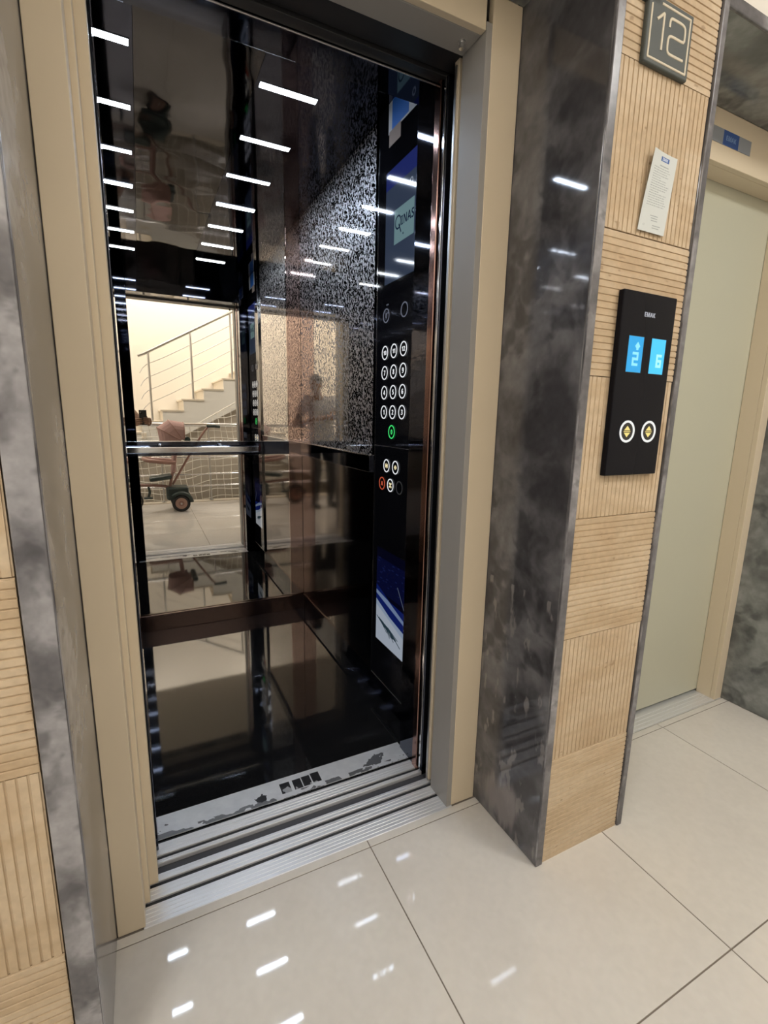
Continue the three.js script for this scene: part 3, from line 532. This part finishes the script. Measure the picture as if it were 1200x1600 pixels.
// guard rail at the landing edge and the white net behind it
{
  const r = thing('guard_rail', 'chrome guard rail with horizontal bars at the landing edge', 'railing', [0, 0, LZ1 + 0.03]);
  for (let k = -2; k < 6; k++) { const p = part(r, 'post', rod([0.302 + k * 0.641, 0.018, 0], [0.302 + k * 0.641, 1.09, 0], 0.011), MT.steel); part(p, 'foot_flange', new THREE.CylinderGeometry(0.03, 0.032, 0.012, 16), MT.steel, [0.302 + k * 0.641, 0.024, 0]); }
  part(r, 'top_rail', rod([LX0, 1.11, 0], [LX1, 1.11, 0], 0.025, 16), MT.chrome);
  for (const y of [0.88, 0.655, 0.407, 0.237]) part(r, 'bar', rod([LX0, y, -0.02], [LX1, y, -0.02], 0.012, 10), MT.chrome);
  const n = thing('safety_net', 'white rope net stretched behind the guard rail', 'net', [0, 0, LZ1 + 0.075]);
  const top = (x) => 1.10 + (x > 0.77 ? 0.585 * (x - 0.77) : 0) + (x > 1.4 ? 0.8 * (x - 1.4) : 0), X0 = -0.1, X1 = 2.5, cords = [];
  const sag = (x, y, s) => 0.022 * Math.sin(x * 5.1 + y * 3 + s) + 0.012 * Math.sin(x * 13 + y * 7);
  for (let i = 0; i <= 26; i++) { const x = X0 + (X1 - X0) * i / 26, t = top(x), pts = []; for (let j = 0; j <= 8; j++) { const y = 0.03 + (t - 0.03) * j / 8; pts.push([x + sag(x, y, 0) + 0.05 * (1 - y), y, 0.008 * Math.sin(y * 6 + x * 9)]); } cords.push(tube(pts, 0.0042, 16, 4)); }
  for (let j = 0; j <= 22; j++) { const yb = 0.04 + 0.105 * j; const pts = []; for (let i = 0; i <= 26; i++) { const x = X0 + (X1 - X0) * i / 26, y = yb + 0.09 * (x - 0.6) * (j > 1 ? 1 : 0.2) + sag(x, yb, 1.5); if (y < top(x) && y > 0.02) pts.push([x, y, 0.008 * Math.cos(x * 8)]); } if (pts.length > 2) cords.push(tube(pts, 0.0042, pts.length * 2, 4)); }
  part(n, 'mesh_cords', merged(cords), MT.rope); const ed = []; for (let i = 0; i <= 20; i++) { const x = X0 + (X1 - X0) * i / 20; ed.push([x, top(x) + 0.004, 0]); } part(n, 'edge_cord', tube(ed, 0.009, 60, 6), MT.rope);
}
// toddler tricycle facing left, seen only in the mirrors
{
  const t = thing('toddler_tricycle', 'toddler push tricycle with dusty pink hood parked at the guard rail', 'tricycle', [0, 0, 2.03]);
  const pink = std({ color: rgb(0.36, 0.23, 0.21), roughness: 0.85, bumpMap: fabricBump, bumpScale: 0.0004 }), bar = std({ color: rgb(0.30, 0.17, 0.14), roughness: 0.4 }), plast = std({ color: rgb(0.03, 0.045, 0.042), roughness: 0.35 }), hub = std({ color: rgb(0.42, 0.27, 0.22), roughness: 0.5 });
  const wheel = (x, y, z, R, w) => { const k = part(t, 'wheel', new THREE.TorusGeometry(R - w / 2, w / 2, 12, 32), MT.rubber, [x, y, z]); part(k, 'hub', new THREE.CylinderGeometry(R - w * 0.85, R - w * 0.85, w * 0.7, 28).rotateX(Math.PI / 2), hub); part(k, 'hub_cap', new THREE.CylinderGeometry(0.03, 0.036, w * 0.95, 16).rotateX(Math.PI / 2), bar); };
  wheel(0.482, 0.112, -0.15, 0.112, 0.046); wheel(0.482, 0.112, 0.19, 0.112, 0.046); wheel(-0.10, 0.14, 0.02, 0.14, 0.05);
  for (const z of [-0.15, 0.19]) { const f = new THREE.TorusGeometry(0.128, 0.026, 8, 18, Math.PI * 0.75).rotateZ(0.05); part(t, 'fender', f.scale(1, 1, 1.3), plast, [0.482, 0.118, z]); }
  part(t, 'rear_box', new RoundedBoxGeometry(0.27, 0.17, 0.28, 3, 0.03), plast, [0.45, 0.235, 0.02]); part(t, 'axle', rod([0.482, 0.112, -0.19], [0.482, 0.112, 0.23], 0.012), MT.steel);
  part(t, 'main_frame', merged([tube([[-0.06, 0.36, 0.02], [0.06, 0.345, 0.02], [0.25, 0.33, 0.02], [0.42, 0.30, 0.02]], 0.019), tube([[0.36, 0.30, 0.02], [0.39, 0.42, 0.02], [0.43, 0.62, 0.02]], 0.018)]), bar);
  part(t, 'fork', merged([tube([[-0.10, 0.14, -0.03], [-0.08, 0.30, -0.025], [-0.05, 0.42, 0.0], [-0.02, 0.60, 0.02]], 0.014), tube([[-0.10, 0.14, 0.07], [-0.08, 0.30, 0.065], [-0.05, 0.42, 0.04], [-0.02, 0.60, 0.02]], 0.014)]), plast);
  part(t, 'handlebar', tube([[0.0, 0.68, -0.2], [-0.03, 0.63, -0.08], [-0.03, 0.62, 0.02], [-0.03, 0.63, 0.12], [0.0, 0.68, 0.24]], 0.013), plast);
  for (const s of [-1, 1]) { const p = part(t, 'pedal', new RoundedBoxGeometry(0.09, 0.022, 0.07, 2, 0.006), plast, [-0.10 + 0.07 * s, 0.14 - 0.06 * s, 0.02 + 0.11 * s]); part(p, 'crank', tube([[-0.07 * s, 0.06 * s, -0.08 * s], [0, 0, -0.03 * s]], 0.008), MT.steel); }
  part(t, 'step_post', merged([tube([[0.11, 0.34, -0.1], [0.12, 0.27, -0.11], [0.10, 0.2, -0.12]], 0.016), new RoundedBoxGeometry(0.10, 0.02, 0.08, 2, 0.006).translate(0.1, 0.2, -0.13)]), plast);
  const seat = new RoundedBoxGeometry(0.27, 0.055, 0.25, 4, 0.025), sp = seat.attributes.position; for (let i = 0; i < sp.count; i++) sp.setY(i, sp.getY(i) + 0.18 * Math.pow(Math.max(0, sp.getX(i) + 0.13), 1.35)); seat.computeVertexNormals();
  part(t, 'seat', seat, plast, [0.26, 0.425, 0.02]);
  part(t, 'backrest', new RoundedBoxGeometry(0.05, 0.36, 0.25, 4, 0.022), pink, [0.435, 0.68, 0.02], [0, 0, -0.12]);
  part(t, 'guard_bar', tube([[0.44, 0.64, -0.14], [0.28, 0.655, -0.15], [0.12, 0.675, -0.11], [0.075, 0.685, 0.02], [0.12, 0.675, 0.15], [0.28, 0.655, 0.19], [0.44, 0.64, 0.18]], 0.026, 48), bar);
  // hood: three fabric gores between hoops turning about one pivot
  const pv = [0.57, 0.90], R = 0.34, half = 0.17, gores = []; const hoop = (a, k) => { const pts = []; for (let i = 0; i <= 12; i++) { const f = -Math.PI / 2 + Math.PI * i / 12, w = Math.sin(f), c = Math.pow(Math.max(0, Math.cos(f)), 0.45), rr = 0.05 + (R - 0.05) * c; pts.push([pv[0] + Math.cos(a) * rr * k, pv[1] + Math.sin(a) * rr * k, 0.02 + w * half]); } return pts; };
  const angs = [Math.PI * 0.985, Math.PI * 0.83, Math.PI * 0.68, Math.PI * 0.50], ks = [0.86, 1.08, 0.98, 0.74], hp = angs.map((a, i) => hoop(a, ks[i])), pos = [];
  for (let g = 0; g < 3; g++) for (let i = 0; i < 12; i++) { const a = hp[g][i], b = hp[g][i + 1], c = hp[g + 1][i + 1], d = hp[g + 1][i]; for (const v of [a, b, c, a, c, d]) pos.push(...v); for (const v of [c, b, a, d, c, a]) pos.push(v[0] - (v[0] - pv[0]) * 0.02, v[1] - (v[1] - pv[1]) * 0.02, v[2] - (v[2] - 0.02) * 0.02); }
  const hg = new THREE.BufferGeometry(); hg.setAttribute('position', new THREE.Float32BufferAttribute(pos, 3)); hg.computeVertexNormals(); metreUV(hg);
  const h = part(t, 'hood', hg, pink); hp.forEach((p) => part(h, 'hoop', tube(p, 0.007, 28, 6), bar));
  part(t, 'hood_hinge', new THREE.CylinderGeometry(0.035, 0.035, 0.37, 18).rotateX(Math.PI / 2), plast, [0.60, 0.935, 0.02]);
  const ph = part(t, 'push_handle', tube([[0.40, 0.34, 0.02], [0.60, 0.68, 0.02], [0.80, 1.0, 0.02], [0.88, 1.1, 0.02]], 0.014), bar); part(ph, 'grip', tube([[0.86, 1.105, 0.02], [0.95, 1.106, 0.02], [1.03, 1.10, 0.02]], 0.022), plast);
}

// ------------------------------------------------------------------ the photographer, seen only in the mirrors
// signed distance helpers and a surface-nets mesher
const cap = (p, a, b, ra, rb) => { const bx = b[0] - a[0], by = b[1] - a[1], bz = b[2] - a[2], px = p[0] - a[0], py = p[1] - a[1], pz = p[2] - a[2]; const t = Math.max(0, Math.min(1, (px * bx + py * by + pz * bz) / (bx * bx + by * by + bz * bz))); return Math.hypot(px - t * bx, py - t * by, pz - t * bz) - (ra + (rb - ra) * t); };
const ell = (p, c, r) => { const x = (p[0] - c[0]) / r[0], y = (p[1] - c[1]) / r[1], z = (p[2] - c[2]) / r[2], k = Math.hypot(x, y, z); return (k - 1) * Math.min(...r); };
const smin = (a, b, k) => { const h = Math.max(k - Math.abs(a - b), 0) / k; return Math.min(a, b) - h * h * k * 0.25; };
function nets(f, lo, hi, h) {
  const n = [0, 1, 2].map((i) => Math.ceil((hi[i] - lo[i]) / h) + 1), [nx, ny, nz] = n, val = new Float32Array(nx * ny * nz), id = (i, j, k) => (k * ny + j) * nx + i;
  for (let k = 0; k < nz; k++) for (let j = 0; j < ny; j++) for (let i = 0; i < nx; i++) val[id(i, j, k)] = f([lo[0] + i * h, lo[1] + j * h, lo[2] + k * h]);
  const vi = new Int32Array(nx * ny * nz).fill(-1), pos = [], idx = [];
  for (let k = 0; k + 1 < nz; k++) for (let j = 0; j + 1 < ny; j++) for (let i = 0; i + 1 < nx; i++) {
    let s = [0, 0, 0], c = 0; const v = (a, b, d) => val[id(i + a, j + b, k + d)];
    for (let e = 0; e < 12; e++) { const ax = e >> 2, u = e & 1, w = (e >> 1) & 1, A = [0, 0, 0], B = [0, 0, 0]; const o = [(ax + 1) % 3, (ax + 2) % 3]; A[o[0]] = B[o[0]] = u; A[o[1]] = B[o[1]] = w; B[ax] = 1; const va = v(...A), vb = v(...B); if ((va < 0) !== (vb < 0)) { const t = va / (va - vb); for (let q = 0; q < 3; q++) s[q] += A[q] + t * (B[q] - A[q]); c++; } }
    if (c) { vi[id(i, j, k)] = pos.length / 3; pos.push(lo[0] + (i + s[0] / c) * h, lo[1] + (j + s[1] / c) * h, lo[2] + (k + s[2] / c) * h); }
  }
  for (let k = 1; k + 1 < nz; k++) for (let j = 1; j + 1 < ny; j++) for (let i = 1; i + 1 < nx; i++) for (let ax = 0; ax < 3; ax++) {
    const d = [0, 0, 0]; d[ax] = 1; const a = val[id(i, j, k)], b = val[id(i + d[0], j + d[1], k + d[2])]; if ((a < 0) === (b < 0)) continue;
    const u = [0, 0, 0], w = [0, 0, 0]; u[(ax + 1) % 3] = 1; w[(ax + 2) % 3] = 1; const q = [vi[id(i, j, k)], vi[id(i - u[0], j - u[1], k - u[2])], vi[id(i - u[0] - w[0], j - u[1] - w[1], k - u[2] - w[2])], vi[id(i - w[0], j - w[1], k - w[2])]];
    if (q.some((x) => x < 0)) continue; if (a < 0) idx.push(q[0], q[1], q[2], q[0], q[2], q[3]); else idx.push(q[0], q[2], q[1], q[0], q[3], q[2]);
  }
  const g = new THREE.BufferGeometry(); g.setAttribute('position', new THREE.Float32BufferAttribute(pos, 3)); g.setIndex(idx); g.computeVertexNormals(); return g;
}
{
  const PX = camera.position.x, PY = camera.position.y, PZ = camera.position.z;
  // the phone: its lens is where this picture is taken from
  const ph = thing('mobile_phone', 'black phone held up by the photographer', 'phone', [PX + 0.028, PY - 0.058, PZ + 0.014]);
  part(ph, 'case', new RoundedBoxGeometry(0.076, 0.162, 0.009, 3, 0.004), MT.black); part(ph, 'display_glass', new THREE.BoxGeometry(0.07, 0.152, 0.0006), MT.glass, [0, 0, 0.0047]);
  const cam = part(ph, 'camera_block', new RoundedBoxGeometry(0.03, 0.03, 0.003, 2, 0.0012), MT.glass, [-0.022, 0.058, -0.0055]); part(cam, 'lens_ring', new THREE.TorusGeometry(0.006, 0.0012, 8, 20), MT.steel, [0, 0, -0.0015]);
  const skin = std({ color: rgb(0.23, 0.13, 0.085), roughness: 0.6 }), shirt = std({ color: rgb(0.42, 0.42, 0.43), roughness: 0.9, bumpMap: fabricBump, bumpScale: 0.0004 }), jeans = std({ color: rgb(0.03, 0.032, 0.04), roughness: 0.9 }), hairM = std({ color: rgb(0.012, 0.010, 0.009), roughness: 0.7 }), shoe = std({ color: rgb(0.05, 0.05, 0.05), roughness: 0.6 });
  // joints, with x, y, z in the room; the figure stands left of the phone and looks at it
  const J = { pel: [-0.36, 0.98, 1.57], chest: [-0.33, 1.33, 1.58], neck: [-0.29, 1.52, 1.56], head: [-0.235, 1.675, 1.51], sR: [-0.135, 1.475, 1.575], sL: [-0.525, 1.475, 1.565], eR: [0.015, 1.235, 1.50], wR: [0.125, 1.175, 1.255], eL: [-0.43, 1.26, 1.36], wL: [-0.07, 1.225, 1.215], hR: [-0.265, 0.94, 1.575], hL: [-0.455, 0.94, 1.575], kR: [-0.255, 0.51, 1.545], kL: [-0.475, 0.51, 1.555], aR: [-0.25, 0.085, 1.60], aL: [-0.49, 0.085, 1.61] };
  const arms = (p, d) => { let r = cap(p, J.sR, J.eR, 0.052 + d, 0.041 + d); r = smin(r, cap(p, J.eR, J.wR, 0.041 + d, 0.027 + d), 0.02); let l = cap(p, J.sL, J.eL, 0.052 + d, 0.041 + d); l = smin(l, cap(p, J.eL, J.wL, 0.041 + d, 0.027 + d), 0.02); return Math.min(r, l); };
  const torso = (p, d) => { const q = [p[0], p[1], J.chest[2] + (p[2] - J.chest[2]) * 1.45]; let t = cap(q, [J.pel[0], J.pel[1], J.chest[2]], [J.chest[0], J.chest[1] - 0.06, J.chest[2]], 0.165 + d, 0.175 + d); t = smin(t, cap(q, [J.sR[0] - 0.03, J.sR[1] - 0.02, J.chest[2]], [J.sL[0] + 0.03, J.sL[1] - 0.02, J.chest[2]], 0.07 + d, 0.07 + d), 0.12); return t * 0.75; };
  const legs = (p, d) => { let r = smin(cap(p, J.hR, J.kR, 0.088 + d, 0.062 + d), cap(p, J.kR, J.aR, 0.060 + d, 0.042 + d), 0.03), l = smin(cap(p, J.hL, J.kL, 0.088 + d, 0.062 + d), cap(p, J.kL, J.aL, 0.060 + d, 0.042 + d), 0.03); return smin(r, l, 0.02); };
  const bodyF = (p) => { let s = torso(p, -0.012); s = smin(s, legs(p, -0.012), 0.04); s = smin(s, arms(p, 0), 0.05); return smin(s, cap(p, J.neck, [J.head[0] - 0.012, J.head[1] - 0.06, J.head[2] + 0.02], 0.056, 0.054), 0.04); };
  const body = nets(bodyF, [-0.68, 0.04, 1.15], [0.2, 1.68, 1.76], 0.013);
  // head, turned towards the phone
  const hd = V(0.31, -0.40, -0.37).setY(-0.28).normalize(), ang = Math.atan2(hd.x, -hd.z);
  const toHead = (p) => { const x = p[0] - J.head[0], y = p[1] - J.head[1], z = p[2] - J.head[2], c = Math.cos(ang), s = Math.sin(ang); let X = x * c + z * s, Z = -x * s + z * c; const b = 0.28, Y = y * Math.cos(b) + -Z * Math.sin(b) * 1; Z = Z * Math.cos(b) + y * Math.sin(b); return [X, Y, Z]; };
  const headF = (p) => { const q = toHead(p); let s = ell(q, [0, 0.028, 0.012], [0.078, 0.095, 0.098]); s = smin(s, ell(q, [0, -0.045, -0.028], [0.058, 0.068, 0.066]), 0.045);
    s = smin(s, cap(q, [0, 0.012, -0.092], [0, -0.022, -0.106], 0.009, 0.0135), 0.016); s = smin(s, cap(q, [-0.034, 0.026, -0.082], [0.034, 0.026, -0.082], 0.010, 0.010), 0.016);
    for (const e of [-1, 1]) { s = Math.max(s, -ell(q, [0.032 * e, 0.006, -0.096], [0.017, 0.010, 0.012])); s = smin(s, ell(q, [0.081 * e, -0.005, 0.012], [0.011, 0.031, 0.019]), 0.012); }
    s = smin(s, cap(q, [-0.018, -0.051, -0.090], [0.018, -0.051, -0.090], 0.006, 0.006), 0.008); s = smin(s, cap(q, [-0.014, -0.062, -0.088], [0.014, -0.062, -0.088], 0.0065, 0.0065), 0.008);
    s = smin(s, ell(q, [0, -0.095, -0.068], [0.026, 0.018, 0.02]), 0.02); return smin(s, cap(p, J.neck, [J.head[0] - 0.01, J.head[1] - 0.05, J.head[2] + 0.02], 0.057, 0.056), 0.035); };
  const hb = [0.14, 0.165, 0.15], head = nets(headF, J.head.map((v, i) => v - hb[i]), J.head.map((v, i) => v + hb[i]), 0.0045);
  // hands: palm plus five chains each, closed on the phone
  const chain = (p, pts, r0, r1) => { let s = 1; for (let i = 0; i + 1 < pts.length; i++) { const a = r0 + (r1 - r0) * i / (pts.length - 1), b = r0 + (r1 - r0) * (i + 1) / (pts.length - 1); s = smin(s, cap(p, pts[i], pts[i + 1], a, b), 0.003); } return s; };
  const ox = PX + 0.028, oy = PY - 0.058, oz = PZ + 0.014;                       // phone centre
  const handR = (p) => { const k = [ox + 0.060, oy - 0.048, oz + 0.040]; let s = cap(p, J.wR, k, 0.027, 0.024); s = smin(s, cap(p, [k[0] - 0.006, k[1] - 0.022, k[2] - 0.004], [k[0] + 0.002, k[1] + 0.030, k[2] - 0.010], 0.021, 0.019), 0.02);
    for (let i = 0; i < 4; i++) { const y = oy - 0.070 + i * 0.0195, L = [0.8, 0.95, 1, 0.92][i], b = [ox + 0.058, y, oz + 0.022]; s = smin(s, chain(p, [b, [ox + 0.052, y + 0.003, oz - 0.006], [ox + 0.052 - 0.024 * L, y + 0.005, oz - 0.0155], [ox + 0.052 - 0.046 * L, y + 0.006, oz - 0.0145]], 0.0095, 0.0076), 0.004); }
    return smin(s, chain(p, [[k[0] - 0.012, k[1] + 0.006, k[2] - 0.012], [ox + 0.042, oy - 0.014, oz + 0.026], [ox + 0.033, oy + 0.014, oz + 0.017]], 0.0125, 0.0088), 0.008); };
  const handL = (p) => { const k = [ox - 0.068, oy - 0.052, oz + 0.035]; let s = cap(p, J.wL, k, 0.027, 0.024); s = smin(s, cap(p, [k[0] - 0.002, k[1] - 0.024, k[2]], [k[0] + 0.004, k[1] + 0.028, k[2] - 0.008], 0.020, 0.018), 0.02);
    for (let i = 0; i < 4; i++) { const y = oy - 0.076 + i * 0.0195, L = [0.78, 0.92, 1, 0.9][i]; s = smin(s, chain(p, [[ox - 0.060, y, oz + 0.022], [ox - 0.052, y + 0.002, oz - 0.004], [ox - 0.052 + 0.022 * L, y + 0.003, oz - 0.0155], [ox - 0.052 + 0.040 * L, y + 0.003, oz - 0.0145]], 0.0095, 0.0076), 0.004); }
    return smin(s, chain(p, [[k[0] + 0.012, k[1] + 0.008, k[2] - 0.012], [ox - 0.036, oy - 0.020, oz + 0.026], [ox - 0.018, oy - 0.004, oz + 0.0165]], 0.0125, 0.0088), 0.008); };
  const hR = nets(handR, [ox - 0.03, oy - 0.125, oz - 0.03], [ox + 0.13, oy + 0.05, oz + 0.13], 0.0034), hL = nets(handL, [ox - 0.19, oy - 0.125, oz - 0.03], [ox + 0.02, oy + 0.05, oz + 0.13], 0.0034);
  const o = thing('person', 'person in grey shirt and dark trousers photographing with both hands', 'person', [0, 0, 0]);
  const skinGeo = merged([body, head, hR, hL].map((g) => { const n = g.toNonIndexed(); return n; }));
  part(o, 'body', skinGeo, skin);
  const shirtF = (p) => { let s = torso(p, 0.006 + 0.034 * sstep(1.10, 0.9, p[1])); for (const [a, b] of [[J.sR, J.eR], [J.sL, J.eL]]) { const m = a.map((v, i) => v + (b[i] - v) * 0.62); s = smin(s, Math.max(cap(p, a, m, 0.061, 0.056), 0), 0.04) ; s = smin(s, cap(p, a, m, 0.061, 0.056), 0.04); } s = Math.max(s, 0.90 - p[1]); return Math.max(s, -cap(p, J.neck, [J.neck[0] + 0.02, J.neck[1] + 0.2, J.neck[2] - 0.03], 0.066, 0.08)); };
  part(o, 'shirt', nets(shirtF, [-0.70, 0.86, 1.28], [0.10, 1.62, 1.78], 0.012), shirt);
  const trF = (p) => Math.max(smin(legs(p, 0.012), torso(p, -0.002), 0.05), p[1] - 0.94, 0.055 - p[1]);
  part(o, 'trousers', nets(trF, [-0.66, 0.03, 1.38], [-0.10, 1.0, 1.78], 0.013), jeans);
  for (const [a, s] of [[J.aR, 1], [J.aL, -1]]) { const f = (p) => Math.max(smin(cap(p, [a[0], 0.05, a[2] + 0.02], [a[0] + 0.012 * s, 0.035, a[2] - 0.16], 0.048, 0.042), cap(p, [a[0], 0.05, a[2]], [a[0], 0.10, a[2]], 0.05, 0.05), 0.03), 0.002 - p[1]); part(o, 'shoe', nets(f, [a[0] - 0.09, -0.01, a[2] - 0.24], [a[0] + 0.09, 0.17, a[2] + 0.10], 0.009), shoe); }
  const hairF = (p) => { const q = toHead(p); let s = ell(q, [0, 0.040, 0.020], [0.088, 0.096, 0.104]); const n = 0.004 * Math.sin(q[0] * 190) * Math.sin(q[1] * 170 + 1) * Math.sin(q[2] * 180); return Math.max(s + n, -(q[1] - 0.045 + (q[2] + 0.05) * 0.95) * 0.7); };
  part(o, 'hair', nets(hairF, J.head.map((v, i) => v - hb[i]), J.head.map((v, i) => v + hb[i]), 0.006), hairM);
  const eyeM = std({ color: rgb(0.6, 0.58, 0.55), roughness: 0.2 }), inv = (q) => { const b = 0.28, Y = q[1] * Math.cos(b) + q[2] * Math.sin(b), Z = q[2] * Math.cos(b) - q[1] * Math.sin(b), c = Math.cos(ang), s = Math.sin(ang); return [J.head[0] + q[0] * c - Z * s, J.head[1] + Y, J.head[2] + q[0] * s + Z * c]; };
  for (const e of [-1, 1]) { const k = part(o, 'eye', new THREE.SphereGeometry(0.0105, 14, 10), eyeM, inv([0.032 * e, 0.006, -0.0775])); const f = inv([0.032 * e, 0.004, -0.0835]).map((v, i) => v - k.position.toArray()[i]); part(k, 'iris', new THREE.SphereGeometry(0.0064, 10, 8), hairM, f); }
}

renderer.render(scene, camera);
